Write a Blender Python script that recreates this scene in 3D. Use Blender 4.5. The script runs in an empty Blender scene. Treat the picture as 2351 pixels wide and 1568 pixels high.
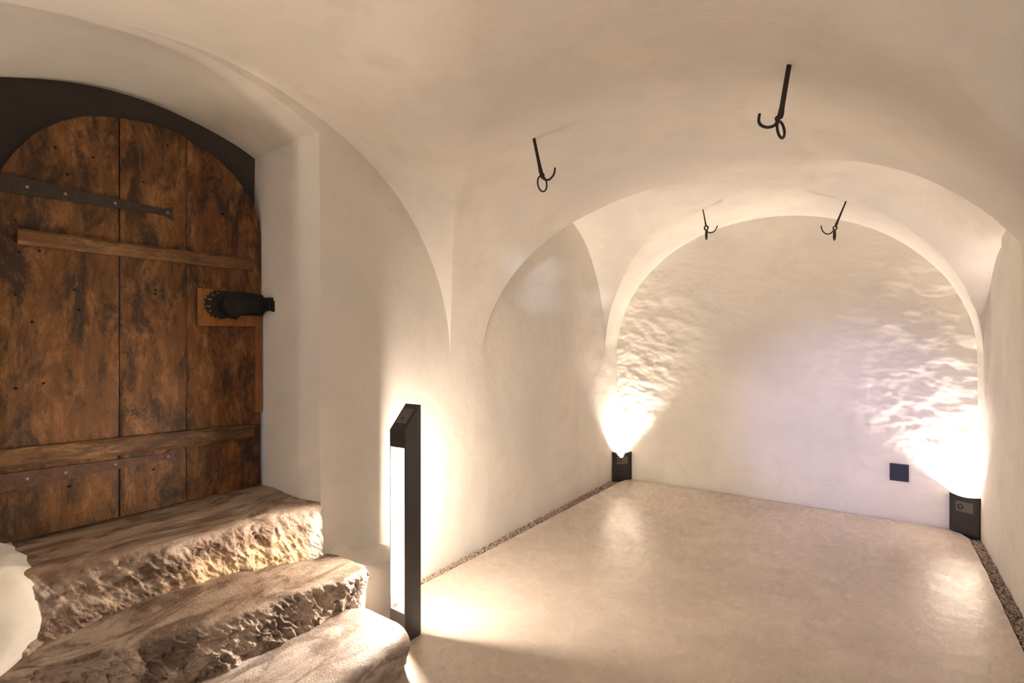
import bpy, bmesh, math, random
from mathutils import Vector, Matrix, noise

SC = bpy.context.scene
COL = SC.collection
PI = math.pi

# ------------------------------------------------------------------ camera
# Room axes: x = across (right +), y = depth, z up.  Floor top z=0.
F_PX = 1195.0; CX = 1175.5; CY = 786.0; CAM_H = 1.5
YAW = math.atan2(830.0, F_PX); SN, CS = math.sin(YAW), math.cos(YAW)
cam_d = bpy.data.cameras.new('camera')
cam = bpy.data.objects.new('camera', cam_d); COL.objects.link(cam)
cam.location = (0, 0, CAM_H)
cam.rotation_euler = (PI/2, 0, YAW)
cam_d.sensor_width = 36.0; cam_d.lens = F_PX/2351.0*36.0
cam_d.shift_y = (CY-784.0)/2351.0
cam_d.clip_start = 0.02
SC.camera = cam

# ------------------------------------------------------------------ world / exposure / lights
SC.view_settings.view_transform = 'Standard'
SC.view_settings.look = 'None'
SC.view_settings.exposure = 0.22
SC.view_settings.gamma = 1.0
SC.view_settings.use_curve_mapping = False
w = bpy.data.worlds.new('world'); SC.world = w; w.use_nodes = True
w.node_tree.nodes['Background'].inputs[0].default_value = (0.35, 0.55, 1.0, 1)
w.node_tree.nodes['Background'].inputs[1].default_value = 0.8

def aim(o, tgt):
    o.rotation_euler = (Vector(tgt)-Vector(o.location)).to_track_quat('-Z', 'Y').to_euler()
def area_light(name, loc, tgt, size, power, color, spread=180, sizey=None):
    l = bpy.data.lights.new(name, 'AREA'); l.energy = power; l.color = color
    l.shape = 'RECTANGLE'; l.size = size; l.size_y = sizey or size; l.spread = math.radians(spread)
    o = bpy.data.objects.new(name, l); COL.objects.link(o); o.location = loc; aim(o, tgt); return o
def spot_light(name, loc, tgt, ang, blend, power, color, rad):
    l = bpy.data.lights.new(name, 'SPOT'); l.energy = power; l.color = color
    l.spot_size = math.radians(ang); l.spot_blend = blend; l.shadow_soft_size = rad
    o = bpy.data.objects.new(name, l); COL.objects.link(o); o.location = loc; aim(o, tgt); return o
def point_light(name, loc, power, color, rad):
    l = bpy.data.lights.new(name, 'POINT'); l.energy = power; l.color = color; l.shadow_soft_size = rad
    o = bpy.data.objects.new(name, l); COL.objects.link(o); o.location = loc; return o
WARM = (1.0, 0.80, 0.61)
# the far corner uplighters
spot_light('uplight_left', (-2.275, 5.375, 0.235), (-2.24, 5.31, 1.2), 88, 0.75, 260, (1.0, 0.82, 0.67), 0.03)
spot_light('uplight_right', (0.60, 5.415, 0.235), (0.45, 5.33, 1.2), 104, 0.5, 185, (1.0, 0.83, 0.72), 0.03)
# assumed unseen uplighters, added behind the camera to light the near vault
spot_light('assumed_uplight_left', (-2.15, -1.1, 0.25), (-1.85, -1.0, 1.6), 130, 0.6, 78, WARM, 0.05)
spot_light('assumed_uplight_right', (0.40, -2.5, 0.25), (0.1, -2.2, 1.6), 140, 0.6, 48, WARM, 0.05)
# unseen warm fill light, added behind the camera to lift the near vault
point_light('rear_fill', (-0.3, -1.3, 1.7), 15, WARM, 0.25)
# assumed daylight from an unseen window behind the camera
area_light('assumed_window_daylight', (-0.2, -2.75, 1.7), (-0.6, 5.0, 0.8), 0.9, 4, (0.55, 0.66, 1.0), 80, 0.8)
spot_light('added_tint_spot_low', (-0.35, -2.7, 1.9), (-0.16, 5.47, 0.72), 17, 1.0, 950, (0.50, 0.47, 1.0), 0.15)  # added purple spot, tints the lower back wall lilac
for tgt, ang, pw in (((-2.36, 3.86, 2.12), 2.9, 800), ((-2.36, 3.84, 1.88), 2.9, 700), ((-2.36, 4.93, 1.95), 2.2, 500)):
    spot_light('added_patch_spot_high', (0.25, -2.7, 1.32), tgt, ang, 1.0, pw, (0.72, 0.86, 1.0), 0.05)  # added narrow spots, aimed to lay cool light patches on the left wall

# ------------------------------------------------------------------ helpers
def onr(px, py, r):
    u = (px-CX)/F_PX; v = (CY-py)/F_PX
    t = r/(CS*u-SN); return Vector((r, (SN*u+CS)*t, CAM_H+v*t))
def ond(px, py, d):
    u = (px-CX)/F_PX; v = (CY-py)/F_PX
    t = d/(SN*u+CS); return Vector(((CS*u-SN)*t, d, CAM_H+v*t))
def link(name, me, mat=None, parent=None):
    o = bpy.data.objects.new(name, me); COL.objects.link(o)
    if mat is not None: me.materials.append(mat)
    if parent is not None: o.parent = parent
    return o
def mesh_obj(name, verts, faces, mat, parent=None, smooth=True, sharp=None):
    me = bpy.data.meshes.new(name); me.from_pydata([tuple(v) for v in verts], [], faces)
    if smooth:
        me.polygons.foreach_set('use_smooth', [True]*len(me.polygons))
        if sharp: me.set_sharp_from_angle(angle=math.radians(sharp))
    me.update()
    return link(name, me, mat, parent)
def bm_obj(name, bm, mat, parent=None, smooth=False, sharp=35):
    me = bpy.data.meshes.new(name); bmesh.ops.recalc_face_normals(bm, faces=bm.faces[:])
    bm.to_mesh(me); bm.free()
    if smooth:
        me.polygons.foreach_set('use_smooth', [True]*len(me.polygons)); me.set_sharp_from_angle(angle=math.radians(sharp))
    return link(name, me, mat, parent)
def empty(name, loc, label=None, cat=None, group=None, kind=None):
    o = bpy.data.objects.new(name, None); COL.objects.link(o); o.location = loc
    o.empty_display_size = 0.1
    return tag(o, label, cat, group, kind)
def tag(o, label=None, cat=None, group=None, kind=None):
    if label: o['label'] = label
    if cat: o['category'] = cat
    if group: o['group'] = group
    if kind: o['kind'] = kind
    return o
def add_box(bm, lo, hi, bevel=0.0):
    r = bmesh.ops.create_cube(bm, size=1.0)
    for v in r['verts']:
        v.co = Vector([(lo[i]+hi[i])/2 + v.co[i]*(hi[i]-lo[i]) for i in range(3)])
    if bevel:
        es = list({e for v in r['verts'] for e in v.link_edges})
        bmesh.ops.bevel(bm, geom=es, offset=bevel, segments=2, affect='EDGES', profile=0.5)
def add_prism(bm, outline, axis_vec):
    """closed outline (list of Vector) extruded by axis_vec"""
    n = len(outline); a = [bm.verts.new(p) for p in outline]; b = [bm.verts.new(Vector(p)+Vector(axis_vec)) for p in outline]
    bm.faces.new(a); bm.faces.new(list(reversed(b)))
    for i in range(n): bm.faces.new((a[i], b[i], b[(i+1) % n], a[(i+1) % n]))
def add_tube(bm, pts, rads, seg=10, closed=False):
    pts = [Vector(p) for p in pts]; n = len(pts)
    if not hasattr(rads, '__len__'): rads = [rads]*n
    rings = []; up = None
    for i, p in enumerate(pts):
        if closed: t = pts[(i+1) % n]-pts[i-1]
        else: t = pts[min(i+1, n-1)]-pts[max(i-1, 0)]
        t.normalize()
        if up is None: up = t.orthogonal()
        up = (up-t*up.dot(t)).normalized(); sd = t.cross(up)
        rings.append([bm.verts.new(p+(up*math.cos(2*PI*k/seg)+sd*math.sin(2*PI*k/seg))*rads[i]) for k in range(seg)])
    m = n if closed else n-1
    for i in range(m):
        A, B = rings[i], rings[(i+1) % n]; off = 0
        if closed and i == n-1:
            off = min(range(seg), key=lambda k: (A[0].co-B[k].co).length)
        for k in range(seg):
            bm.faces.new((A[k], A[(k+1) % seg], B[(k+1+off) % seg], B[(k+off) % seg]))
    if not closed:
        bm.faces.new(list(reversed(rings[0]))); bm.faces.new(rings[-1])
def catmull(pts, n=6):
    pts = [Vector(p) for p in pts]; out = []
    for i in range(len(pts)-1):
        p0 = pts[max(i-1, 0)]; p1 = pts[i]; p2 = pts[i+1]; p3 = pts[min(i+2, len(pts)-1)]
        for k in range(n):
            t = k/n
            out.append(0.5*((2*p1)+(p2-p0)*t+(2*p0-5*p1+4*p2-p3)*t*t+(3*p1-p0-3*p2+p3)*t*t*t))
    out.append(pts[-1]); return out
def interp(tab, x):
    if x <= tab[0][0]: return tab[0][1]
    for (a, b), (c, d) in zip(tab, tab[1:]):
        if x <= c:
            t = (x-a)/(c-a); return b+(d-b)*t
    return tab[-1][1]
def sstep(a, b, x):
    t = min(1, max(0, (x-a)/(b-a))); return t*t*(3-2*t)
def nz(p, f, seed=0.0): return noise.noise(Vector(p)*f+Vector((seed, seed*1.7, -seed)))

# ------------------------------------------------------------------ materials
class NT:
    def __init__(s, name):
        s.m = bpy.data.materials.new(name); s.m.use_nodes = True
        s.t = s.m.node_tree; s.b = s.t.nodes['Principled BSDF']
        s.co = s.t.nodes.new('ShaderNodeTexCoord').outputs['Object']
    def map(s, scale=(1, 1, 1), rot=(0, 0, 0), loc=(0, 0, 0)):
        n = s.t.nodes.new('ShaderNodeMapping'); n.inputs['Scale'].default_value = scale
        n.inputs['Rotation'].default_value = rot; n.inputs['Location'].default_value = loc
        s.t.links.new(s.co, n.inputs[0]); return n.outputs[0]
    def noise(s, scale, detail=4, rough=0.55, vec=None, dist=0.0):
        n = s.t.nodes.new('ShaderNodeTexNoise'); n.inputs['Scale'].default_value = scale
        n.inputs['Detail'].default_value = detail; n.inputs['Roughness'].default_value = rough
        n.inputs['Distortion'].default_value = dist
        s.t.links.new(vec or s.co, n.inputs['Vector']); return n.outputs['Fac']
    def voronoi(s, scale, vec=None, feature='F1'):
        n = s.t.nodes.new('ShaderNodeTexVoronoi'); n.feature = feature; n.inputs['Scale'].default_value = scale
        s.t.links.new(vec or s.co, n.inputs['Vector']); return n.outputs['Distance']
    def ramp(s, fac, stops):
        n = s.t.nodes.new('ShaderNodeValToRGB'); e = n.color_ramp.elements
        while len(e) < len(stops): e.new(0.5)
        for k, (p, c) in enumerate(stops):
            e[k].position = p; e[k].color = (c, c, c, 1) if not hasattr(c, '__len__') else (*c, 1)
        s.t.links.new(fac, n.inputs[0]); return n.outputs[0]
    def mix(s, fac, a, b, mode='MIX'):
        n = s.t.nodes.new('ShaderNodeMix'); n.data_type = 'RGBA'; n.blend_type = mode
        for v, k in ((fac, 0), (a, 6), (b, 7)):
            if isinstance(v, (int, float)): n.inputs[k].default_value = v
            elif isinstance(v, tuple): n.inputs[k].default_value = (*v, 1)
            else: s.t.links.new(v, n.inputs[k])
        return n.outputs[2]
    def math(s, op, a, b=0.0):
        n = s.t.nodes.new('ShaderNodeMath'); n.operation = op
        for v, k in ((a, 0), (b, 1)):
            if isinstance(v, (int, float)): n.inputs[k].default_value = v
            else: s.t.links.new(v, n.inputs[k])
        return n.outputs[0]
    def sep(s, k):
        n = s.t.nodes.new('ShaderNodeSeparateXYZ'); s.t.links.new(s.co, n.inputs[0]); return n.outputs[k]
    def bump(s, h, dist, strength=1.0, prev=None):
        n = s.t.nodes.new('ShaderNodeBump'); n.inputs['Distance'].default_value = dist; n.inputs['Strength'].default_value = strength
        s.t.links.new(h, n.inputs['Height'])
        if prev is not None: s.t.links.new(prev, n.inputs['Normal'])
        return n.outputs[0]
    def out(s, color=None, rough=None, normal=None, metal=None, spec=None):
        for v, k in ((color, 'Base Color'), (rough, 'Roughness'), (metal, 'Metallic'), (spec, 'Specular IOR Level')):
            if v is None: continue
            if isinstance(v, (int, float)): s.b.inputs[k].default_value = v
            elif isinstance(v, tuple): s.b.inputs[k].default_value = (*v, 1)
            else: s.t.links.new(v, s.b.inputs[k])
        if normal is not None: s.t.links.new(normal, s.b.inputs['Normal'])
        return s.m

def mat_plaster(name, base=(0.785, 0.745, 0.670), lump=0.010, fine=0.002, stain=0.10):
    k = NT(name)
    big = k.noise(1.1, 3, 0.5, dist=0.4); mid = k.noise(4.5, 5, 0.6)
    dark = tuple(c*(1-stain*1.7) for c in base); lite = tuple(min(1, c*1.04) for c in base)
    c1 = k.mix(k.ramp(big, [(0.34, 0), (0.66, 1)]), (base[0]*0.89, base[1]*0.895, base[2]*0.93), lite)
    c2 = k.mix(k.math('MULTIPLY', k.ramp(mid, [(0.50, 0), (0.80, 1)]), 0.8), c1, dark)
    spots = k.ramp(k.noise(9, 6, 0.75, dist=1.0), [(0.655, 0), (0.76, 1)])
    c3 = k.mix(k.math('MULTIPLY', spots, 0.45), c2, (base[0]*0.55, base[1]*0.50, base[2]*0.44))
    n1 = k.bump(k.noise(3.2, 4, 0.5), lump*1.6)
    n2 = k.bump(k.noise(17, 5, 0.6, vec=k.map((0.7, 1.0, 1.5)), dist=0.5), lump*0.13, prev=n1)
    n3 = k.bump(k.noise(90, 3, 0.6), fine*0.35, prev=n2)
    return k.out(c3, 0.78, n3, spec=0.25)
def mat_floor():
    k = NT('polished_concrete')
    big = k.noise(1.3, 5, 0.62, dist=0.6); mid = k.noise(6, 6, 0.65, dist=0.8)
    c = k.mix(k.ramp(big, [(0.35, 0), (0.65, 1)]), (0.50, 0.43, 0.36), (0.64, 0.56, 0.475))
    c = k.mix(k.math('MULTIPLY', k.ramp(mid, [(0.42, 0), (0.72, 1)]), 0.55), c, (0.47, 0.395, 0.33))
    fl = k.ramp(k.noise(34, 5, 0.7, vec=k.map((1.0, 0.45, 1), rot=(0, 0, 0.5)), dist=0.6), [(0.52, 0), (0.66, 1)])
    c = k.mix(k.math('MULTIPLY', fl, 0.35), c, (0.66, 0.58, 0.48))
    rg = k.ramp(mid, [(0.3, 0.22), (0.75, 0.34)])
    tw = k.noise(26, 4, 0.6, vec=k.map((1.0, 0.30, 1), rot=(0, 0, 0.9)), dist=0.7)
    n = k.bump(tw, 0.0016); n = k.bump(k.noise(2.2, 3, 0.5), 0.006, prev=n)
    return k.out(c, rg, n, spec=0.5)
def mat_stone(name, tread, light, brown, dark, yellow=None, wash=None):
    k = NT(name)
    a = k.noise(5.0, 6, 0.62, vec=k.map((1.2, 0.55, 1.4)), dist=1.2); b = k.noise(14, 6, 0.7, dist=0.6)
    c = k.mix(k.ramp(a, [(0.36, 0), (0.60, 1)]), brown, light)
    c = k.mix(k.math('MULTIPLY', k.ramp(k.noise(3.2, 6, 0.65, vec=k.map((2.2, 0.8, 2.0), loc=(3, 1, 7)), dist=1.6), [(0.47, 0), (0.58, 1)]), 0.85), c, dark)
    c = k.mix(k.math('MULTIPLY', k.ramp(b, [(0.50, 0), (0.72, 1)]), 0.45), c, tread)
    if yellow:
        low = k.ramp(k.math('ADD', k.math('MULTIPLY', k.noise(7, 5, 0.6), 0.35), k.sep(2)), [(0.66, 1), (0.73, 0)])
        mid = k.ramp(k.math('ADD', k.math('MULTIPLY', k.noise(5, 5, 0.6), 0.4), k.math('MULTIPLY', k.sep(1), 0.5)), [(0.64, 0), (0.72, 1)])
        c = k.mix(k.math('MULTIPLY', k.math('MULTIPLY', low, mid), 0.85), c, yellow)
    if wash:                              # lime wash and mortar left on the stone ends; masks along the step and under the nosing
        y0, y1, ztop = wash
        under = k.ramp(k.math('ADD', k.math('MULTIPLY', k.noise(9, 5, 0.65), 0.08), k.sep(2)), [(ztop+0.02, 1), (ztop+0.06, 0)])
        if y0:
            m = k.ramp(k.math('ADD', k.math('MULTIPLY', k.noise(8, 6, 0.7), 0.50), k.sep(1)), [(y0+0.12, 1), (y0+0.34, 0)])
            c = k.mix(k.math('MULTIPLY', k.math('MULTIPLY', m, under), 0.9), c, (0.56, 0.49, 0.42))
        m = k.ramp(k.math('MULTIPLY', k.math('ADD', k.math('MULTIPLY', k.noise(14, 5, 0.6), 0.08), k.sep(1)), 0.5), [(y1*0.5, 0), (y1*0.5+0.02, 1)])
        c = k.mix(k.math('MULTIPLY', m, under), c, (0.72, 0.66, 0.58))
    pits = k.ramp(k.voronoi(60, vec=k.map((1, 1, 0.8))), [(0.05, 0.0), (0.30, 1)])
    n = k.bump(k.noise(38, 6, 0.7, dist=0.4), 0.006); n = k.bump(pits, 0.0015, prev=n)
    return k.out(c, k.ramp(b, [(0.3, 0.38), (0.7, 0.7)]), n, spec=0.5)
def mat_wood(name, mid=(0.145, 0.062, 0.019), lite=(0.33, 0.16, 0.062), dark=(0.020, 0.013, 0.009), seed=0.0, amount=1.0, horiz=False):
    k = NT(name)
    sc = (1, 1, 0.09) if not horiz else (1, 0.09, 1)
    grain = k.noise(42, 5, 0.65, vec=k.map(sc, loc=(seed, seed, seed)), dist=0.3)
    sc2 = (1, 1, 0.42) if not horiz else (1, 0.3, 1)
    blot = k.noise(7.0, 8, 0.80, vec=k.map(sc2, loc=(seed*2, seed, 1)), dist=0.5)
    lit = k.noise(11, 7, 0.78, vec=k.map(sc2, loc=(seed, 4+seed, 9)), dist=0.4)
    c = k.mix(k.ramp(grain, [(0.3, 0), (0.72, 1)]), tuple(v*0.62 for v in mid), mid)
    c = k.mix(k.math('MULTIPLY', k.ramp(lit, [(0.48, 0), (0.70, 1)]), 0.85), c, lite)
    c = k.mix(k.math('MULTIPLY', k.ramp(blot, [(0.46, 0), (0.585, 1)]), 0.88*amount), c, dark)
    fine = k.ramp(k.noise(26, 6, 0.75, vec=k.map(sc2, loc=(1, seed, 3))), [(0.58, 0), (0.70, 1)])
    c = k.mix(k.math('MULTIPLY', fine, 0.55*amount), c, dark)
    n = k.bump(grain, 0.003); n = k.bump(blot, 0.004, prev=n)
    return k.out(c, 0.60, n, spec=0.3)
def mat_simple(name, col, rough=0.5, metal=0.0, bump=0.0, var=0.0):
    k = NT(name); c = col
    if var: c = k.mix(k.ramp(k.noise(30, 5, 0.7), [(0.35, 0), (0.7, 1)]), col, tuple(min(1, v*(1+var)) for v in col))
    n = k.bump(k.noise(60, 4, 0.6), bump) if bump else k.bump(k.noise(400, 2, 0.5), 0.00005)
    return k.out(c, rough, n, metal)
def mat_emit(name, col, strength):
    k = NT(name); k.out((0.9, 0.9, 0.9), 0.4)
    k.b.inputs['Emission Color'].default_value = (*col, 1); k.b.inputs['Emission Strength'].default_value = strength
    return k.m

M_PL = mat_plaster('lime_plaster')
M_PLB = mat_plaster('rough_lime_plaster', lump=0.010, fine=0.002, stain=0.08)
M_FLOOR = mat_floor()
M_GREY = mat_plaster('dark_grey_stone', base=(0.055, 0.050, 0.046), lump=0.012, stain=0.2)
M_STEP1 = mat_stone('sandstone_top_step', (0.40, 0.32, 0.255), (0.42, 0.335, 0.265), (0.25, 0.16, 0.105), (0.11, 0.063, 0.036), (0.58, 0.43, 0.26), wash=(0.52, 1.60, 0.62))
M_STEP2 = mat_stone('sandstone_mid_step', (0.34, 0.27, 0.215), (0.38, 0.30, 0.235), (0.19, 0.12, 0.08), (0.085, 0.05, 0.03), wash=(None, 1.66, 0.345))
M_STEP3 = mat_stone('slate_low_step', (0.44, 0.39, 0.36), (0.50, 0.44, 0.40), (0.27, 0.20, 0.16), (0.15, 0.11, 0.09))
M_GRAV = mat_simple('gravel', (0.25, 0.19, 0.15), 0.8, var=0.9)
M_BED = mat_simple('gravel_bed', (0.16, 0.12, 0.09), 0.9, bump=0.004, var=0.5)
M_W1 = mat_wood('plank_wood_a', seed=0.0); M_W2 = mat_wood('plank_wood_b', seed=3.3); M_W3 = mat_wood('plank_wood_c', seed=7.9, mid=(0.15, 0.058, 0.017))
M_BAT = mat_wood('batten_wood', mid=(0.18, 0.09, 0.035), lite=(0.40, 0.24, 0.12), seed=5.0, amount=0.8, horiz=True)
M_PATCH = mat_wood('patch_wood', mid=(0.30, 0.12, 0.035), lite=(0.33, 0.15, 0.05), seed=9.0, amount=0.25)
M_IRON = mat_simple('forged_iron', (0.030, 0.022, 0.018), 0.62, 0.4, bump=0.004, var=0.8)
M_RUST = mat_simple('rusted_iron', (0.060, 0.026, 0.016), 0.7, 0.1, bump=0.004, var=0.9)
M_LOCK = mat_simple('blackened_iron', (0.014, 0.013, 0.012), 0.55, 0.5, bump=0.006, var=0.8)
M_RIVET = mat_simple('worn_steel', (0.22, 0.20, 0.19), 0.45, 0.7)
M_HOOK = mat_simple('hook_iron', (0.016, 0.010, 0.006), 0.65, 0.2, bump=0.002, var=1.0)
M_BLK = mat_simple('anthracite_lacquer', (0.030, 0.026, 0.025), 0.42)
M_BLK2 = mat_simple('black_lacquer', (0.010, 0.009, 0.010), 0.5)
M_PLATE = mat_simple('grey_plate', (0.10, 0.09, 0.08), 0.45)
M_DOT = mat_simple('dark_lens', (0.006, 0.006, 0.006), 0.2)
M_NAVY = mat_simple('dark_blue_panel', (0.002, 0.007, 0.030), 0.6)
M_WHITE = mat_simple('white_reflector', (0.85, 0.83, 0.80), 0.5)
M_LED = mat_emit('led_bar', (1.0, 0.83, 0.67), 430.0)
M_GLOW = mat_emit('led_diffuser', (1.0, 0.84, 0.70), 9.0)
M_LAMP = mat_emit('uplight_lens', (1.0, 0.82, 0.62), 60.0)

# ------------------------------------------------------------------ vault geometry
RC, RA = -0.843, 1.52                     # main barrel centre line and half width
XL, XR, YB, YF = RC-RA, RC+RA, 5.47, -2.9
SPR = 1.37
N = 96
def disp(p):
    p = Vector(p)
    v = noise.noise_vector(p*0.9)*0.018+noise.noise_vector(p*2.7+Vector((5, 2, 1)))*0.006
    if p.z < 0.12: v *= p.z/0.12 if p.z > 0 else 0
    return v
BAYS = [(1.10, 1.58), (4.09, 1.06)]
def rise(bay, tr): return 1.335+(0.045*tr*tr if bay == 0 else 0.0)
def ctop(bay, tr, td): return SPR+rise(bay, tr)*math.sqrt(max(0, 1-td*td))
def droop(tr, td): return 0.56*sstep(0.72, 1.0, tr)*(1-td*td)**1.2
def wall_top(y):
    for b, (c, a) in enumerate(BAYS):
        if abs(y-c) < a: return ctop(b, 1.0, (y-c)/a)
    return SPR
ys = []                                   # (y, bay or None, td)
def band(y0, y1, n): return [(y0+(y1-y0)*k/n, None, 0) for k in range(1, n)]
ys.append((YF-0.3, None, 0)); ys += band(YF-0.3, -0.48, 30)
for b, (c, a) in enumerate(BAYS):
    ys += [(c-a*math.cos(PI*j/N), b, -math.cos(PI*j/N)) for j in range(N+1)]
    ys += band(c+a, BAYS[1][0]-BAYS[1][1], 8) if b == 0 else []
ys += band(5.15, YB+0.25, 9)+[(YB+0.25, None, 0)]
verts = []; faces = []
def smax(a, b, k):
    if k < 1e-4: return max(a, b)
    h = max(k-abs(a-b), 0)/k; return max(a, b)+h*h*k*0.25
for (y, b, td) in ys:
    row = []
    for i in range(N+1):
        tr = -math.cos(PI*i/N)
        fr = 1.335+0.045*tr*tr*(1-sstep(2.6, 3.1, y))
        z = SPR+fr*math.sqrt(max(0, 1-tr*tr))
        if b is not None: z = smax(z, ctop(b, tr, td), (0.10*sstep(0.05, 0.45, 1-abs(tr)) if b == 0 else 0.012))
        if b == 1 and tr > 0.72:
            hm = SPR+fr*math.sqrt(max(0, 1-tr*tr)); z = max(hm, z-droop(tr, td))
        p = Vector((RC+RA*tr, y, z)); row.append(p+disp(p))
    verts += [row[0]+Vector((-0.15, 0, 0.02))]+row+[row[-1]+Vector((0.15, 0, 0.02))]
W = N+3
for j in range(len(ys)-1):
    b = ys[j][1] if ys[j+1][1] is not None else None
    mid = (ys[j][2]+ys[j+1][2])/2
    for i in range(-1, N+1):
        a0, a1, b0, b1 = j*W+i+1, j*W+i+2, (j+1)*W+i+1, (j+1)*W+i+2
        if i < 0 or i == N: faces.append((a0, b0, b1, a1))
        elif b is not None and ((i < N/2) == (mid < 0)):
            faces += [(a0, b1, a1), (a0, b0, b1)]
        elif b is not None:
            faces += [(a0, b0, a1), (a1, b0, b1)]
        else: faces.append((a0, b0, b1, a1))
from mathutils.bvhtree import BVHTree
BVH = BVHTree.FromPolygons(verts, faces)
ceil = mesh_obj('ceiling', verts, faces, M_PL, sharp=9); tag(ceil, kind='structure')

# side walls up to the lunettes
DY0, DY1 = 0.30, 1.652                    # door recess, splayed on its left side
def left_y(x): return interp([(-3.12, 0.500), (-2.95, 0.495), (-2.36, 0.30)], x)
def hole_top(u, x=-2.36):
    t = 2*u-1; e = 2.584; cr = interp([(-3.0, 2.712), (-2.50, 2.760), (-2.36, 2.733)], x)
    return e+(cr-e)*(1-t*t)
def wall_grid(x, yspan, name, mat, hole=False, dz=0.05):
    yy = [yspan[0]]
    cand = sorted([y for (y, b, t) in ys if yspan[0] < y < yspan[1]])
    last = yspan[0]
    for y in cand+[yspan[1]]:
        n = max(1, int((y-last)/0.04))
        for k in range(1, n+1):
            v = last+(y-last)*k/n
            if v-yy[-1] > 1e-3: yy.append(v)
        last = y
    V = []; Fc = []; nz_ = 52; cols = []
    for y in yy:
        top = wall_top(y)+0.03
        c = []
        for k in range(nz_+1):
            p = Vector((x, y, -0.06+(top+0.06)*k/nz_)); q = disp(p)
            if x > 0: p.x -= ((0.018+0.05*(4.42-y)/0.8 if 3.62 < y < 4.42 else 0)-0.022*sstep(4.43, 4.46, y)*(1-sstep(5.05, 5.14, y)))*sstep(1.0, 1.35, p.z)
            c.append(len(V)); V.append(p+q)
        cols.append(c)
    for a in range(len(cols)-1):
        for k in range(nz_): Fc.append((cols[a][k], cols[a+1][k], cols[a+1][k+1], cols[a][k+1]))
    return V, Fc
# left wall in three runs: before, around and after the recess
V = []; Fc = []
def merge(v, f):
    o = len(V); V.extend(v); Fc.extend([tuple(i+o for i in q) for q in f])
merge(*wall_grid(XL, (YF, DY0), '', None)); merge(*wall_grid(XL, (DY1, YB+0.1), '', None))
def sheet(fn, nu, nv):
    v = [fn(a/nu, b/nv) for b in range(nv+1) for a in range(nu+1)]
    f = [(b*(nu+1)+a, b*(nu+1)+a+1, (b+1)*(nu+1)+a+1, (b+1)*(nu+1)+a) for b in range(nv) for a in range(nu)]
    return v, f
def dd(p): p = Vector(p); return p+disp(p)
# spandrel above the recess
def spn(u, v):
    y = DY0+(DY1-DY0)*u; a = hole_top(u, -2.36); t = max(wall_top(y)+0.03, a+0.002)
    return dd((XL, y, a+(t-a)*v))
merge(*sheet(spn, 30, 4))
# soffit + jambs with a splayed outer band
prof = [(XL, 0.0), (-2.43, 0.012), (-2.50, 0.026), (-2.60, 0.018), (-2.75, 0.006), (-2.90, -0.002), (-3.12, -0.010)]
def px_at(v):
    k = v*(len(prof)-1); i = min(int(k), len(prof)-2); t = k-i
    return prof[i][0]+(prof[i+1][0]-prof[i][0])*t, prof[i][1]+(prof[i+1][1]-prof[i][1])*t
def soff(u, v):
    x, e = px_at(v); ya = left_y(x)+e; yb = DY1-e
    return dd((x, ya+(yb-ya)*u, hole_top(u, x)))
merge(*sheet(soff, 40, 24))
def jamb(u, v, yy, s):
    x, e = px_at(v); return dd((x, (DY1-e) if s > 0 else (left_y(x)+e), 0.60+(hole_top(1.0, x)-0.60)*u))
merge(*sheet(lambda u, v: jamb(u, v, DY1, 1), 40, 24)); merge(*sheet(lambda u, v: jamb(u, v, DY0, -1), 40, 24))
wl = mesh_obj('wall_left', V, Fc, M_PL, sharp=30); tag(wl, kind='structure')
v_, f_ = wall_grid(XR, (YF, YB+0.1), '', None)
wr = mesh_obj('wall_right', v_, f_, M_PL, sharp=30); tag(wr, kind='structure')
# rear (behind the camera) wall with an assumed window opening
def rear_wall():
    v = []; f = []
    rects = [((-2.6, -0.7), (-0.1, 3.0)), ((0.3, 0.95), (-0.1, 3.0)), ((-0.7, 0.3), (-0.1, 1.25)), ((-0.7, 0.3), (2.15, 3.0))]
    for (x0, x1), (z0, z1) in rects:
        o = len(v); v += [(x0, YF, z0), (x1, YF, z0), (x1, YF, z1), (x0, YF, z1), (x0, YF-0.35, z0), (x1, YF-0.35, z0), (x1, YF-0.35, z1), (x0, YF-0.35, z1)]
        f += [tuple(o+i for i in q) for q in ((0, 1, 2, 3), (4, 7, 6, 5), (0, 4, 5, 1), (3, 2, 6, 7), (0, 3, 7, 4), (1, 5, 6, 2))]
    return v, f
rw = mesh_obj('wall_rear', *rear_wall(), M_PL, smooth=False); tag(rw, kind='structure')

# back wall: hand-thrown lumpy plaster
def backp(u, v):
    x = XL-0.12+(2*RA+0.24)*u; z = -0.06+2.95*v
    side = sstep(0.35, 1.3, abs(x-RC)); up = sstep(0.15, 0.9, z)*(1-0.75*sstep(1.9, 2.5, z))
    q = Vector((x*0.9, 0.0, z*1.5))
    h = noise.fractal(Vector((x+z*0.35, 1.0, z*1.35))*5.0, 0.9, 2.0, 3)*0.0080+noise.fractal(Vector((x*0.8+z*0.4, 3.0, z*1.5))*11.0, 0.8, 2.0, 3)*0.0030
    amp = 0.12+0.62*side*up+0.22*up
    return Vector((x, YB-h*amp+disp((x, YB, z)).y*0.6, z))
v_, f_ = sheet(backp, 300, 270)
bw = mesh_obj('wall_back', v_, f_, M_PLB); tag(bw, kind='structure')

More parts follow.
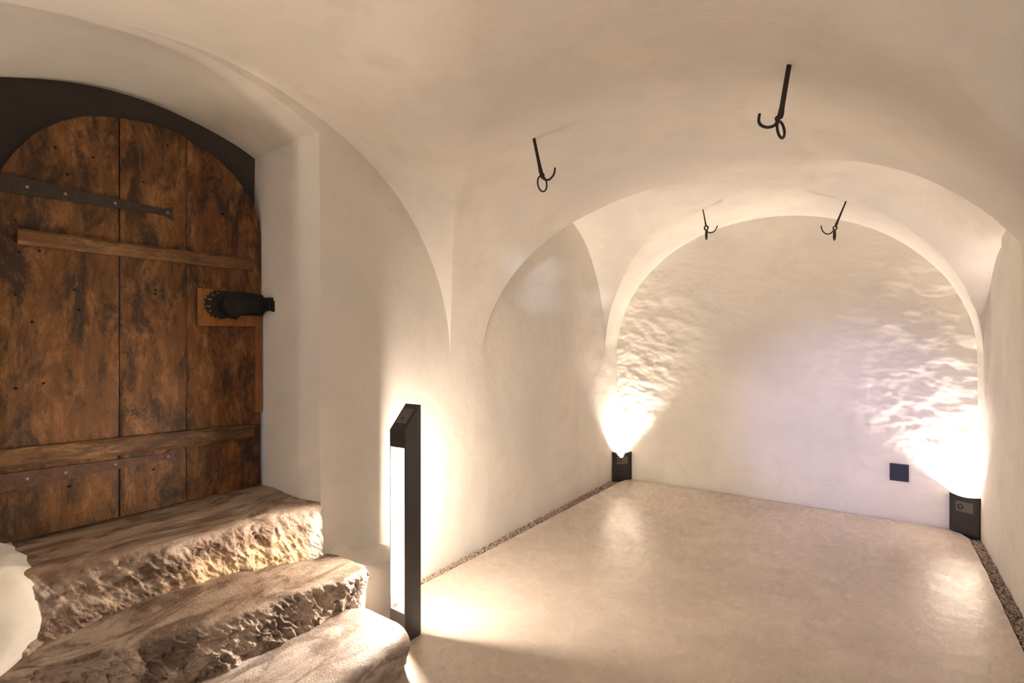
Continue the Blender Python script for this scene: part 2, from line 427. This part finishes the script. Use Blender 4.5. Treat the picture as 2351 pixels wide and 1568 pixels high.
# ------------------------------------------------------------------ floor + gravel joint
bm = bmesh.new()
ol = [(-2.30, YF), (-2.30, 1.0), (-2.298, 2.3), (-2.283, 2.9), (-2.262, 4.0), (-2.238, 5.25), (-2.225, 5.36), (-2.18, 5.425), (-2.10, 5.445),
      (0.40, 5.440), (0.50, 5.42), (0.565, 5.36), (0.600, 5.26), (0.604, 4.62), (0.601, 4.03), (0.596, 3.4), (0.59, 0), (0.59, YF)]
def slab_pts():
    out = []
    for i, (a, b) in enumerate(ol):
        c, d = ol[(i+1) % len(ol)]; n = max(1, int(math.hypot(c-a, d-b)/0.04))
        for k in range(n):
            x = a+(c-a)*k/n; y = b+(d-b)*k/n
            out.append(Vector((x+0.004*nz((x, y, 0), 9), y+0.004*nz((x, y, 5), 9), 0)))
    return out
sp = slab_pts()
top = [bm.verts.new(p) for p in sp]; low = [bm.verts.new(p+Vector((0, 0, -0.035))) for p in sp]
bm.faces.new(top)
for i in range(len(top)): bm.faces.new((top[i], low[i], low[(i+1) % len(top)], top[(i+1) % len(top)]))
fl = bm_obj('floor', bm, M_FLOOR); tag(fl, kind='structure')
bm = bmesh.new(); add_box(bm, (-3.2, YF-0.35, -0.10), (0.95, 5.75, -0.034))
gb = bm_obj('trim_1', bm, M_BED); tag(gb, kind='structure')
random.seed(4)
base = bmesh.new(); bmesh.ops.create_icosphere(base, subdivisions=1, radius=1.0)
bv = [v.co.copy() for v in base.verts]; bf = [tuple(v.index for v in f.verts) for f in base.faces]; base.free()
gv = []; gf = []
def pebble(x, y, z, s):
    if y > 5.27 and (x < -2.14 or x > 0.48): return
    e = Matrix.Rotation(random.random()*PI, 3, 'Z') @ Matrix.Rotation(random.random(), 3, 'X')
    sc = Vector((s*random.uniform(0.8, 1.3), s*random.uniform(0.7, 1.0), s*random.uniform(0.5, 0.8))); o = len(gv)
    for c in bv: gv.append(e @ Vector((c.x*sc.x, c.y*sc.y, c.z*sc.z))*random.uniform(0.85, 1.1)+Vector((x, y, z)))
    gf.extend([tuple(i+o for i in q) for q in bf])
def strip(x0f, x1f, y0, y1, n):
    for _ in range(n):
        y = random.uniform(y0, y1); a, b = x0f(y), x1f(y)
        pebble(random.uniform(a, b), y, random.uniform(-0.030, -0.006), random.uniform(0.005, 0.0105))
strip(lambda y: XL-0.01, lambda y: interp([(1.9, -2.306), (2.9, -2.29), (4.0, -2.27), (5.3, -2.245)], y), 1.9, 5.44, 3600)
strip(lambda y: 0.61, lambda y: XR-0.006, 2.6, 5.3, 3000)
for _ in range(1500): pebble(random.uniform(-2.3, 0.6), random.uniform(5.45, 5.475), random.uniform(-0.032, -0.014), random.uniform(0.004, 0.008))
gr = mesh_obj('gravel', gv, gf, M_GRAV, smooth=False); tag(gr, 'brown gravel filling the joint between the concrete floor and the plaster walls', 'gravel', kind='stuff')

# ------------------------------------------------------------------ stone steps
def rough_step(name, mat, y0, y1, backx, backz, frontx, frontz, basex, basez, rough, ny, label, endround=0.0, tread_n=40, riser_n=56, nose=0.03, pit=1.0, seed=0.0):
    """sweep: tread back -> nose -> riser base, displaced like tooled stone"""
    V = []; Fc = []
    npf = tread_n+riser_n
    for j in range(ny+1):
        y = y0+(y1-y0)*j/ny
        bx, bz, fx, fz, ax, az = [interp(t, y) for t in (backx, backz, frontx, frontz, basex, basez)]
        er = 0.0
        if endround and y > y1-endround:
            t = (y-(y1-endround))/endround; er = 1-math.sqrt(max(0, 1-t*t))
        fx2 = fx-(fx-bx)*0.55*er; ax2 = ax-(ax-bx)*0.55*er; drop = er*0.07
        for i in range(npf+1):
            if i <= tread_n:
                t = i/tread_n; p = Vector((bx+(fx2-nose-bx)*t, y, bz+(fz-bz)*t)); isr = 0.0
                if i == tread_n: isr = 0.3
            else:
                s = (i-tread_n)/riser_n
                if s < 0.25:
                    a = s/0.25*PI/2; p = Vector((fx2-nose+nose*math.sin(a), y, fz-nose+nose*math.cos(a)))
                else:
                    t = (s-0.25)/0.75; p = Vector((fx2+(ax2-fx2)*t, y, fz-nose+(az-fz+nose)*t))
                isr = sstep(0.05, 0.40, s)
            p.z -= drop*(1 if i <= tread_n else max(0, 1-(i-tread_n)/riser_n))
            # worn, wavy tread; chiselled riser
            p.z += (nz((p.x*1.5, p.y, 0), 3.1, seed)*0.012+nz(p, 9.0, seed+3)*0.004)*(1-isr)
            q = Vector((p.x, p.y*1.3+p.z*0.8, p.z*0.7))
            ch = noise.ridged_multi_fractal(q*17.0+Vector((seed, 0, 0)), 0.65, 2.2, 5, 1.0, 2.2)-1.1
            vd = noise.voronoi(Vector((p.x, p.y, p.z*0.8))*34+Vector((seed, 0, 0)))[0][0]; lo2 = sstep(0.42, 0.10, vd)*sstep(-0.1, 0.25, nz(p, 8, seed+9))
            lo = noise.fractal(q*6.0+Vector((0, seed, 0)), 0.7, 2.0, 4)
            p.x += isr*(ch*0.011*pit+lo*0.018*rough-lo2*0.016*pit)
            p.z += isr*nz(p, 30, seed)*0.006*rough
            V.append(p)
    S = npf+1
    for j in range(ny):
        for i in range(npf):
            Fc.append((j*S+i, (j+1)*S+i, (j+1)*S+i+1, j*S+i+1))
    # end caps and hidden back so the block is solid
    for j in (0, ny):
        zb = min(V[j*S+i].z for i in range(S)); c = len(V); V.append(Vector((V[j*S].x, V[j*S].y, V[j*S+S-1].z)))
        for i in range(npf):
            Fc.append((c, j*S+i, j*S+i+1) if j else (c, j*S+i+1, j*S+i))
    o = mesh_obj(name, V, Fc, mat, sharp=60); tag(o, label, 'step', 'stone steps to the wooden door'); return o
rough_step('stone_step', M_STEP1, 0.50, 1.648, [(0, -2.97)], [(0, 0.672), (1.7, 0.680)],
           [(0.5, -2.53), (0.6, -2.515), (0.78, -2.44), (0.94, -2.385), (1.1, -2.395), (1.35, -2.405), (1.6, -2.345), (1.65, -2.34)], [(0.5, 0.668), (1.65, 0.674)],
           [(0.5, -2.46), (0.7, -2.47), (1.0, -2.46), (1.3, -2.42), (1.62, -2.33)], [(0, 0.385)], 1.0, 300,
           'worn sandstone threshold step directly under the old wooden door, topmost of three', riser_n=110, nose=0.035, pit=0.75, seed=1.0)
rough_step('stone_step', M_STEP2, 0.30, 1.735, [(0.3, -2.50), (1.0, -2.49), (1.3, -2.45), (1.65, -2.355)], [(0.5, 0.41), (0.7, 0.435), (0.9, 0.455), (1.2, 0.445), (1.45, 0.415), (1.65, 0.392)],
           [(0.3, -2.42), (0.58, -2.35), (0.77, -2.245), (0.93, -2.185), (1.12, -2.13), (1.28, -2.12), (1.43, -2.08), (1.56, -2.03), (1.735, -2.04)], [(0.5, 0.385), (1.65, 0.395)],
           [(0.3, -2.30), (0.7, -2.16), (1.0, -2.10), (1.3, -2.08), (1.66, -2.10), (1.735, -2.09)], [(0, 0.185)], 1.1, 330,
           'rough tooled brown sandstone step, middle one of the three below the door', endround=0.05, riser_n=110, nose=0.025, pit=1.5, seed=4.0)
rough_step('stone_step', M_STEP3, 0.35, 1.745, [(0.3, -2.33), (0.7, -2.19), (1.0, -2.13), (1.3, -2.11), (1.745, -2.12)], [(0, 0.195), (1.8, 0.205)],
           [(0.35, -1.66), (1.3, -1.675), (1.55, -1.665), (1.745, -1.70)], [(0, 0.19), (1.7, 0.205)],
           [(0.35, -1.70), (1.745, -1.75)], [(0, -0.03)], 0.45, 240,
           'smooth greyish lowest stone step with rounded end beside the tall light bollard', endround=0.16, tread_n=70, riser_n=60, nose=0.06, pit=0.35, seed=9.0)

# plaster plinth between the steps and the bollard, and the cheek on the other side of the steps
def lumpbox(name, lo, hi, n, amp, label=None, shape=None):
    bm = bmesh.new(); add_box(bm, lo, hi, 0.018)
    bmesh.ops.subdivide_edges(bm, edges=bm.edges[:], cuts=n, use_grid_fill=True)
    for v in bm.verts:
        if shape: v.co = shape(v.co.copy())
        v.co += noise.noise_vector(v.co*6)*amp
    o = bm_obj(name, bm, M_PL, smooth=True, sharp=40); tag(o, kind='structure'); return o
def plin(c):
    t = sstep(-2.12, -2.36, c.x)
    if c.z > 0.2:
        c.z += 0.045*(1-sstep(1.70, 1.86, c.y))+0.0*t
        c.z += 0.075*math.exp(-((c.y-1.79)/0.07)**2)*sstep(-2.25, -2.40, c.x)
    if c.x > -2.2: c.x -= 0.03*sstep(1.85, 1.74, c.y)
    return c
lumpbox('trim_2', (-2.44, 1.655, -0.03), (-2.105, 2.05, 0.335), 7, 0.006, shape=plin)
CHK = [(-2.95, 0.70), (-2.70, 0.705), (-2.56, 0.69), (-2.49, 0.63), (-2.445, 0.52), (-2.40, 0.42), (-2.34, 0.34), (-2.29, 0.16), (-2.27, -0.03)]
def cheekf(u, v):
    # plaster flank left of the steps: drops from the recess floor and swells into the room
    k = v*(len(CHK)-1); i = min(int(k), len(CHK)-2); t = k-i
    x = CHK[i][0]+(CHK[i+1][0]-CHK[i][0])*t; z = CHK[i][1]+(CHK[i+1][1]-CHK[i][1])*t
    y = (0.655-0.14*sstep(0.45, 0.8, v))*u
    e = sstep(0.72, 1.0, u)**1.5
    x -= 0.09*e*sstep(0.2, 0.5, v); z -= 0.06*e*(1-sstep(0.2, 0.6, v))
    p = Vector((x, y, z)); return p+noise.noise_vector(p*4)*0.014+noise.noise_vector(p*14)*0.005
v_, f_ = sheet(cheekf, 50, 80)
ck = mesh_obj('trim_3', v_, f_, M_PL); tag(ck, kind='structure')

# ------------------------------------------------------------------ door recess back: dark stone arch behind the door
bm = bmesh.new(); add_box(bm, (-3.10, DY0-0.05, 2.02), (-3.0, DY1+0.06, 2.85))
bmesh.ops.subdivide_edges(bm, edges=bm.edges[:], cuts=10, use_grid_fill=True)
for v in bm.verts: v.co += noise.noise_vector(v.co*4)*0.006
add_box(bm, (-3.10, 0.42, 0.30), (-2.955, DY1+0.06, 0.715))
add_box(bm, (-3.10, 0.40, 0.71), (-2.97, 0.575, 2.025))
gf_ = bm_obj('trim_4', bm, M_GREY, smooth=True); tag(gf_, kind='structure')

# ------------------------------------------------------------------ the old door
ARCH = [(0.540, 2.14), (0.547, 2.194), (0.593, 2.288), (0.659, 2.386), (0.74, 2.462), (0.825, 2.515), (0.946, 2.550), (1.091, 2.568), (1.2, 2.562),
        (1.301, 2.528), (1.4, 2.485), (1.482, 2.425), (1.542, 2.365), (1.595, 2.29), (1.631, 2.196), (1.641, 2.10)]
DX = -2.90
door = empty('door_1', (DX, 1.09, 0.68), 'old arched plank door of stained brown wood with iron straps', None, kind='structure')
def on_door(o): o.parent = door; o.matrix_parent_inverse = Matrix.Translation(-Vector(door.location)); return o
def plank(y0, y1, mat, proud, seed):
    nu, nv = 26, 110; V = []; Fc = []
    for b in range(nv+1):
        for a in range(nu+1):
            u = a/nu; y = y0+(y1-y0)*u; yj = min(max(y, 0.541), 1.640)
            tz = interp(ARCH, yj); z = 0.683+(tz-0.683)*b/nv
            e = min(u, 1-u)*(y1-y0); edge = -0.006*(1-sstep(0, 0.010, e))
            x = DX+proud+edge+nz((0, y*1.5, z*0.5), 5, seed)*0.004+nz((0, y*6, z), 7, seed)*0.0012
            yy = y+(nz((0, 0, z), 4, seed+(0 if u < .5 else 7))*0.0018 if a in (0, nu) else 0)
            V.append((x, yy, z))
    S = nu+1
    for b in range(nv):
        for a in range(nu): Fc.append((b*S+a, b*S+a+1, (b+1)*S+a+1, (b+1)*S+a))
    rim = [a for a in range(S)]+[b*S+nu for b in range(1, nv+1)]+[nv*S+a for a in range(nu-1, -1, -1)]+[b*S for b in range(nv-1, 0, -1)]
    o = len(V); V += [(DX-0.045, V[i][1], V[i][2]) for i in rim]
    for k in range(len(rim)):
        k2 = (k+1) % len(rim); Fc.append((rim[k], o+k, o+k2, rim[k2]))
    Fc.append(tuple(o+k for k in range(len(rim))))
    return on_door(mesh_obj('plank', V, Fc, mat, sharp=35))
plank(0.541, 0.952, M_W1, 0.000, 1.0); plank(0.957, 1.243, M_W2, 0.003, 2.0); plank(1.247, 1.641, M_W3, -0.002, 3.0)
def batten(zt0, zb0, y0, y1, seed, dzr=0.0):
    bm = bmesh.new(); n = 60; prof = [(-0.006, 0), (0.018, 0.006), (0.024, 0.018), (0.024, None), (0.018, None), (-0.006, None)]
    rows = []
    for k in range(n+1):
        y = y0+(y1-y0)*k/n; zt = zt0+dzr*k/n+nz((y, 0, 0), 9, seed)*0.003; zb = zb0+dzr*k/n+nz((y, 5, 0), 9, seed)*0.003
        h = zt-zb; ps = [(-0.01, zt), (0.014, zt-0.003), (0.022, zt-h*0.20), (0.020, zt-h*0.5), (0.024, zb+h*0.22), (0.014, zb+0.003), (-0.01, zb)]
        rows.append([bm.verts.new((DX+x+(nz((y*3, z*20, 0), 5, seed)*0.003 if 0 < i < 6 else 0), y, z)) for i, (x, z) in enumerate(ps)])
    for k in range(n):
        for i in range(6): bm.faces.new((rows[k][i], rows[k+1][i], rows[k+1][i+1], rows[k][i+1]))
    for e in (0, n): bm.faces.new(rows[e])
    return on_door(bm_obj('batten', bm, M_BAT, smooth=True, sharp=28))
b1 = batten(1.972, 1.902, 0.597, 1.585, 2.0); b2 = batten(1.068, 0.982, 0.545, 1.590, 5.0, -0.028)
b1['label'] = 'upper split batten nailed across the planks'; b2['label'] = 'lower split batten nailed across the planks'
def strap(zc, y0, y1, w0, w1, mat, label, seed):
    bm = bmesh.new(); n = 24; top = []; bot = []
    for k in range(n+1):
        t = k/n; y = y0+(y1-0.035-y0)*t; w = w0+(w1-w0)*t; j = nz((y, 0, 0), 18, seed)*0.002
        top.append(Vector((DX-0.002, y, zc+w/2+j))); bot.append(Vector((DX-0.002, y, zc-w/2+nz((y, 3, 0), 18, seed)*0.002)))
    tail = [Vector((DX-0.002, y1-0.012, zc+0.026)), Vector((DX-0.002, y1+0.006, zc+0.034)), Vector((DX-0.002, y1, zc)), Vector((DX-0.002, y1+0.006, zc-0.034)), Vector((DX-0.002, y1-0.012, zc-0.026))]
    add_prism(bm, top+tail+list(reversed(bot)), (0.011, 0, 0))
    o = on_door(bm_obj('strap_hinge', bm, mat)); o['label'] = label
    for t in (0.13, 0.33, 0.62, 0.97):
        y = y0+(y1-y0)*t; bm = bmesh.new(); bmesh.ops.create_uvsphere(bm, u_segments=12, v_segments=6, radius=0.0075)
        for v in bm.verts: v.co = Vector((DX+0.0095+v.co.x*0.5, y+v.co.y, zc+v.co.z))
        rv = bm_obj('rivet', bm, M_RIVET, smooth=True); rv.parent = o
    return o
st1 = strap(2.147, 0.545, 1.172, 0.072, 0.030, M_IRON, 'upper dark iron strap hinge with forked tip', 1.0)
st2 = strap(0.932, 0.545, 1.172, 0.072, 0.030, M_RUST, 'lower rusty iron strap hinge with forked tip', 2.0)
# nail holes
bm = bmesh.new()
for (px, py) in [(38, 676), (173, 665), (182, 711), (75, 739), (357, 675), (101, 880), (38, 892), (37, 506), (215, 361), (155, 400), (128, 338), (385, 333), (330, 418), (92, 576), (44, 578), (358, 665), (353, 1078), (160, 1117), (500, 1080), (513, 491)]:
    p = onr(px, py, DX+0.006)
    bmesh.ops.create_cone(bm, cap_ends=True, segments=10, radius1=0.0055, radius2=0.0035, depth=0.006, matrix=Matrix.Translation(p) @ Matrix.Rotation(PI/2, 4, 'Y'))
nl = on_door(bm_obj('nail', bm, M_DOT, smooth=True)); nl['kind'] = 'stuff'
# lock board, lock case and keeper
bm = bmesh.new()
ob = [(1.293, 1.586), (1.640, 1.592), (1.640, 1.70), (1.55, 1.784), (1.294, 1.784)]
add_prism(bm, [Vector((DX, y, z)) for y, z in ob], (0.009, 0, 0)); add_prism(bm, [Vector((DX, y, z)) for y, z in [(1.602, 1.10), (1.640, 1.10), (1.640, 1.592), (1.602, 1.592)]], (0.007, 0, 0))
lb = on_door(bm_obj('lock_board', bm, M_PATCH)); lb['label'] = 'newer orange-brown board set in under the iron lock'
bm = bmesh.new()
orn = []
for k in range(26):                       # ragged pierced end of the lock plate
    a = PI/2+PI*k/25; rr = 1.0+0.11*math.sin(k*2.6)
    orn.append(Vector((DX+0.008, 1.405+0.078*math.cos(a)*rr, 1.704+0.074*math.sin(a)*rr)))
orn += [Vector((DX+0.008, 1.45, 1.636)), Vector((DX+0.008, 1.49, 1.625)), Vector((DX+0.008, 1.495, 1.65)), Vector((DX+0.008, 1.641, 1.650)), Vector((DX+0.008, 1.641, 1.77)), Vector((DX+0.008, 1.52, 1.784))]
add_prism(bm, orn, (0.010, 0, 0))
lk = on_door(bm_obj('lock', bm, M_LOCK)); lk['label'] = 'black wrought iron box lock'
bm = bmesh.new()
add_prism(bm, [Vector((DX+0.017, y, z)) for y, z in [(1.392, 1.700), (1.408, 1.745), (1.635, 1.757), (1.635, 1.665), (1.50, 1.665), (1.485, 1.632), (1.44, 1.64), (1.405, 1.668)]], (0.042, 0, 0))
bmesh.ops.bevel(bm, geom=bm.edges[:], offset=0.006, segments=2, affect='EDGES')
lc = bm_obj('lock_case', bm, M_LOCK); lc.parent = lk
for (y, z, s) in [(1.347, 1.728, 0.009), (1.342, 1.690, 0.010), (1.365, 1.752, 0.007), (1.35, 1.665, 0.007), (1.39, 1.765, 0.006)]:
    bm = bmesh.new(); bmesh.ops.create_cone(bm, cap_ends=True, segments=12, radius1=s, radius2=s*0.8, depth=0.004, matrix=Matrix.Translation((DX+0.019, y, z)) @ Matrix.Rotation(PI/2, 4, 'Y') @ Matrix.Diagonal((0.6, 1.3, 1, 1)))
    q = bm_obj('piercing', bm, M_PATCH); q.parent = lk
bm = bmesh.new(); add_box(bm, (-2.895, 1.622, 1.690), (-2.845, 1.662, 1.752), 0.004); add_box(bm, (-2.850, 1.615, 1.678), (-2.775, 1.668, 1.752), 0.005); add_box(bm, (-2.782, 1.632, 1.672), (-2.762, 1.668, 1.735), 0.004)
kp = bm_obj('keeper', bm, M_LOCK); tag(kp, 'black iron keeper set in the white plaster jamb right of the door lock', 'latch')

# ------------------------------------------------------------------ tall light bollard
bo = empty('light_bollard', (-1.966, 1.875, 0), 'tall slim anthracite light bollard with slanted head, glowing beside the stone steps', 'light')
def part(name, bm, mat, root, smooth=False):
    o = bm_obj(name, bm, mat, root, smooth); o.matrix_parent_inverse = Matrix.Translation(-Vector(root.location)); return o
X0, X1, Y0, Y1 = -2.020, -1.911, 1.820, 1.930
zt = lambda y: 1.057+(y-Y0)/(Y1-Y0)*0.123
for (a, b) in ((X0, X0+0.006), (X1-0.006, X1)):
    bm = bmesh.new(); add_prism(bm, [Vector((a, Y0, 0)), Vector((a, Y1, 0)), Vector((a, Y1, zt(Y1))), Vector((a, Y0, zt(Y0)))], (b-a, 0, 0)); part('side_plate', bm, M_BLK, bo)
bm = bmesh.new(); add_prism(bm, [Vector((X0+0.006, Y0, 0.972)), Vector((X0+0.006, Y1, 0.972)), Vector((X0+0.006, Y1, zt(Y1)-0.001)), Vector((X0+0.006, Y0, zt(Y0)-0.001))], (X1-X0-0.012, 0, 0)); part('head', bm, M_BLK, bo)
bm = bmesh.new(); add_box(bm, (X0+0.006, Y0, 0), (X1-0.006, Y1, 0.150)); part('foot', bm, M_BLK, bo)
bm = bmesh.new(); add_box(bm, (X0+0.006, 1.868, 0.150), (X1-0.006, 1.882, 0.972)); part('reflector', bm, M_GLOW, bo)
for ya, yb in ((Y0+0.026, Y0+0.032), (Y1-0.024, Y1-0.018)):
    bm = bmesh.new(); add_box(bm, (-1.979, min(ya, yb), 0.175), (-1.961, max(ya, yb), 0.960)); part('led_bar', bm, M_LED, bo)
def slant(y, off=0.0): return zt(y)+off
bm = bmesh.new(); ya, yb = Y0+0.028, Y1-0.022
add_prism(bm, [Vector((X0+0.012, ya, slant(ya))), Vector((X1-0.024, ya, slant(ya))), Vector((X1-0.024, yb, slant(yb))), Vector((X0+0.012, yb, slant(yb)))], (0, -0.0012, 0.0012)); pl = part('sensor_plate', bm, M_PLATE, bo)
bm = bmesh.new(); ym = Y0+0.048
bmesh.ops.create_cone(bm, cap_ends=True, segments=20, radius1=0.008, radius2=0.007, depth=0.004, matrix=Matrix.Translation((X0+0.040, ym, slant(ym)+0.001)) @ Matrix.Rotation(math.atan2(0.123, 0.11), 4, 'X'))
q = part('sensor', bm, M_DOT, bo, True)
bm = bmesh.new(); add_tube(bm, [(X1-0.0005, Y0, zt(Y0)+0.0006), (X1-0.0005, Y1, zt(Y1)+0.0006)], 0.0009, 6); part('edge_trim', bm, M_PLATE, bo)

# ------------------------------------------------------------------ corner uplights
def corner_uplight(pl, pr, corner, label):
    """pl, pr: plan points of the front panel ends; corner: plan point in the wall corner"""
    pl, pr, corner = [Vector((*p, 0)) for p in (pl, pr, corner)]
    c = (pl+pr)/2; root = empty('corner_uplight', (c.x, c.y, 0), label, 'light')
    ax = (pr-pl).normalized(); w = (pr-pl).length; back = (corner-c); back -= ax*back.dot(ax); back.normalize()
    def P(s, b, z): return pl+ax*s+back*b+Vector((0, 0, z))
    def dip(s): return 0.300-0.017*math.sin(PI*s/w)
    bm = bmesh.new(); n = 14
    f0 = [P(w*k/n, 0, dip(w*k/n)) for k in range(n+1)]
    add_prism(bm, [P(0, 0, -0.03), P(w, 0, -0.03)]+list(reversed(f0)), back*0.010)
    part('front_panel', bm, M_BLK2, root)
    for s0 in (0.0, w-0.008):
        bm = bmesh.new(); add_prism(bm, [P(s0, 0.010, -0.03), P(s0, 0.035, -0.03), P(s0, 0.035, 0.296), P(s0, 0.010, 0.298)], ax*0.008); part('side_panel', bm, M_BLK, root)
    bm = bmesh.new(); cc = P(w/2, 0.055, 0.215)
    bmesh.ops.create_cone(bm, cap_ends=True, segments=24, radius1=0.030, radius2=0.040, depth=0.03, matrix=Matrix.Translation(cc-Vector((0, 0, 0.03)))); part('lamp_cup', bm, M_BLK, root, True)
    bm = bmesh.new(); bmesh.ops.create_cone(bm, cap_ends=True, segments=24, radius1=0.034, radius2=0.034, depth=0.004, matrix=Matrix.Translation(cc-Vector((0, 0, 0.013)))); part('lens', bm, M_LAMP, root, True)
    bm = bmesh.new(); a, b = w*0.22, w*0.80
    add_prism(bm, [P(a, -0.0015, 0.135+0.03), P(b, -0.0015, 0.165), P(b, -0.0015, 0.245), P(a, -0.0015, 0.245)], back*0.0015)
    pt = part('plate', bm, M_PLATE, root); pt['label'] = 'grey plate with a small dark round emblem'
    bm = bmesh.new(); ctr = P(w*0.38, -0.003, 0.205)
    add_tube(bm, [ctr+ax*0.016*math.cos(t*2*PI/24)+Vector((0, 0, 0.018*math.sin(t*2*PI/24))) for t in range(24)], 0.004, 6, True); e = part('emblem', bm, M_DOT, root); 
    e.parent = pt; e.matrix_parent_inverse = Matrix.Identity(4)
corner_uplight((-2.345, 5.315), (-2.185, 5.450), (-2.36, 5.47), 'small black corner uplight in the left back corner, beside the left wall')
corner_uplight((0.500, 5.435), (0.668, 5.335), (0.67, 5.47), 'small black corner uplight in the right back corner, beside the right wall')

# ------------------------------------------------------------------ square wall box
pb = empty('wall_box', (0.178, YB-0.012, 0.405), 'small square dark blue socket box low on the back wall', 'socket')
bm = bmesh.new(); add_box(bm, (0.112, YB-0.022, 0.333), (0.243, YB+0.02, 0.477), 0.003); part('frame', bm, M_BLK, pb)
bm = bmesh.new(); add_box(bm, (0.120, YB-0.0245, 0.341), (0.235, YB-0.020, 0.469), 0.001); part('cover', bm, M_NAVY, pb)

# ------------------------------------------------------------------ ceiling hooks
def hook(d, rod, wrod, eye, eyer, jpts, wj, ring, wr, label):
    """rod: two pixel points; everything is laid out in the plane y=d across the vault, the loop turned out of it"""
    u = (rod[0][0]-CX)/F_PX; v = (CY-rod[0][1])/F_PX
    hit = BVH.ray_cast(Vector((0, 0, CAM_H)), Vector((CS*u-SN, SN*u+CS, v)).normalized())
    if hit[0] is not None: d = hit[0].y           # the rod starts on the vault surface
    T = lambda p, dd=0.0: ond(p[0], p[1], d+dd)
    a = T(rod[0]); b = T(rod[1]); dist = (a-Vector((0, 0, CAM_H))).length; k = (SN*((rod[0][0]-CX)/F_PX)+CS)
    mpp = d/k/F_PX
    root = empty('ceiling_hook', a, label, 'hook', 'iron hooks hanging from the vault')
    bm = bmesh.new(); up = (a-b).normalized()
    add_tube(bm, [a+up*0.035, a, a+(b-a)*0.5, a+(b-a)*0.78, a+(b-a)*0.92, b], [w_*mpp for w_ in (wrod[0], wrod[0], (wrod[0]+wrod[1])/2, wrod[1], wrod[1]*1.25, wrod[1]*0.9)], 10); part('rod', bm, M_HOOK, root, True)
    bm = bmesh.new(); e = T(eye)
    er = eyer*mpp; add_tube(bm, [e+Vector((er*math.cos(t*PI/8), 0, er*1.15*math.sin(t*PI/8))) for t in range(16)], er*(0.80 if wrod[0] > 2 else 0.45), 8, True); part('eye', bm, M_HOOK, root, True)
    bm = bmesh.new(); jp = catmull([T(p) for p in jpts], 5); m = len(jp)
    add_tube(bm, jp, [wj*mpp*(1.15-0.25*i/m) for i in range(m)], 8); part('prong', bm, M_HOOK, root, True)
    bm = bmesh.new(); (cx_, cy_, hw, hh, tilt, sw) = ring
    pts = []
    for t in range(28):
        q = t*2*PI/28; lx = hw*math.cos(q); ly = hh*math.sin(q)
        ct, st = math.cos(tilt), math.sin(tilt)
        pts.append(T((cx_+lx*ct-ly*st, cy_+lx*st+ly*ct), sw*math.cos(q)))
    add_tube(bm, pts, wr*mpp, 8, True); part('ring', bm, M_HOOK, root, True)
    return root
# rods are measured on the vault, so the plane distance of each pair is the real one
hook(2.32, [(1226, 319), (1243, 401)], (3.6, 4.2), (1245, 403), 3.4,
     [(1246, 409), (1252, 412.5), (1259, 413), (1266, 408), (1272, 399), (1274.5, 385)], 2.4, (1244.8, 421.5, 10.2, 18.5, -0.16, 0.045), 1.9,
     'iron ceiling hook with wide ring, the left one of the near pair')
hook(2.32, [(1811.5, 150), (1791, 272)], (5.4, 5.6), (1785, 272), 3.6,
     [(1786, 277), (1779, 287), (1769, 291.5), (1759, 292), (1748, 288), (1742, 278), (1744, 261)], 3.5, (1792.5, 298, 7.6, 19.5, -0.20, 0.045), 3.1,
     'largest iron ceiling hook, hanging nearest the right side of the vault')
hook(4.64, [(1614, 481), (1621, 519)], (1.2, 1.7), (1621.5, 523.5), 4.0,
     [(1622, 528), (1626, 533), (1633, 534.5), (1640, 531), (1644, 525), (1647.5, 518)], 1.3, (1621.8, 538.5, 1.5, 11.0, 0.0, 0.05), 1.6,
     'small thin iron ceiling hook, the left one of the far pair by the back arch')
hook(4.64, [(1942.5, 462), (1918, 520)], (1.6, 2.4), (1917, 523.5), 3.6,
     [(1914, 529), (1908, 535), (1901, 537.5), (1894, 535.5), (1888, 529), (1885, 518)], 1.4, (1916, 539.5, 1.8, 11.5, 0.04, 0.05), 1.7,
     'small thin iron ceiling hook, the right one of the far pair by the back arch')
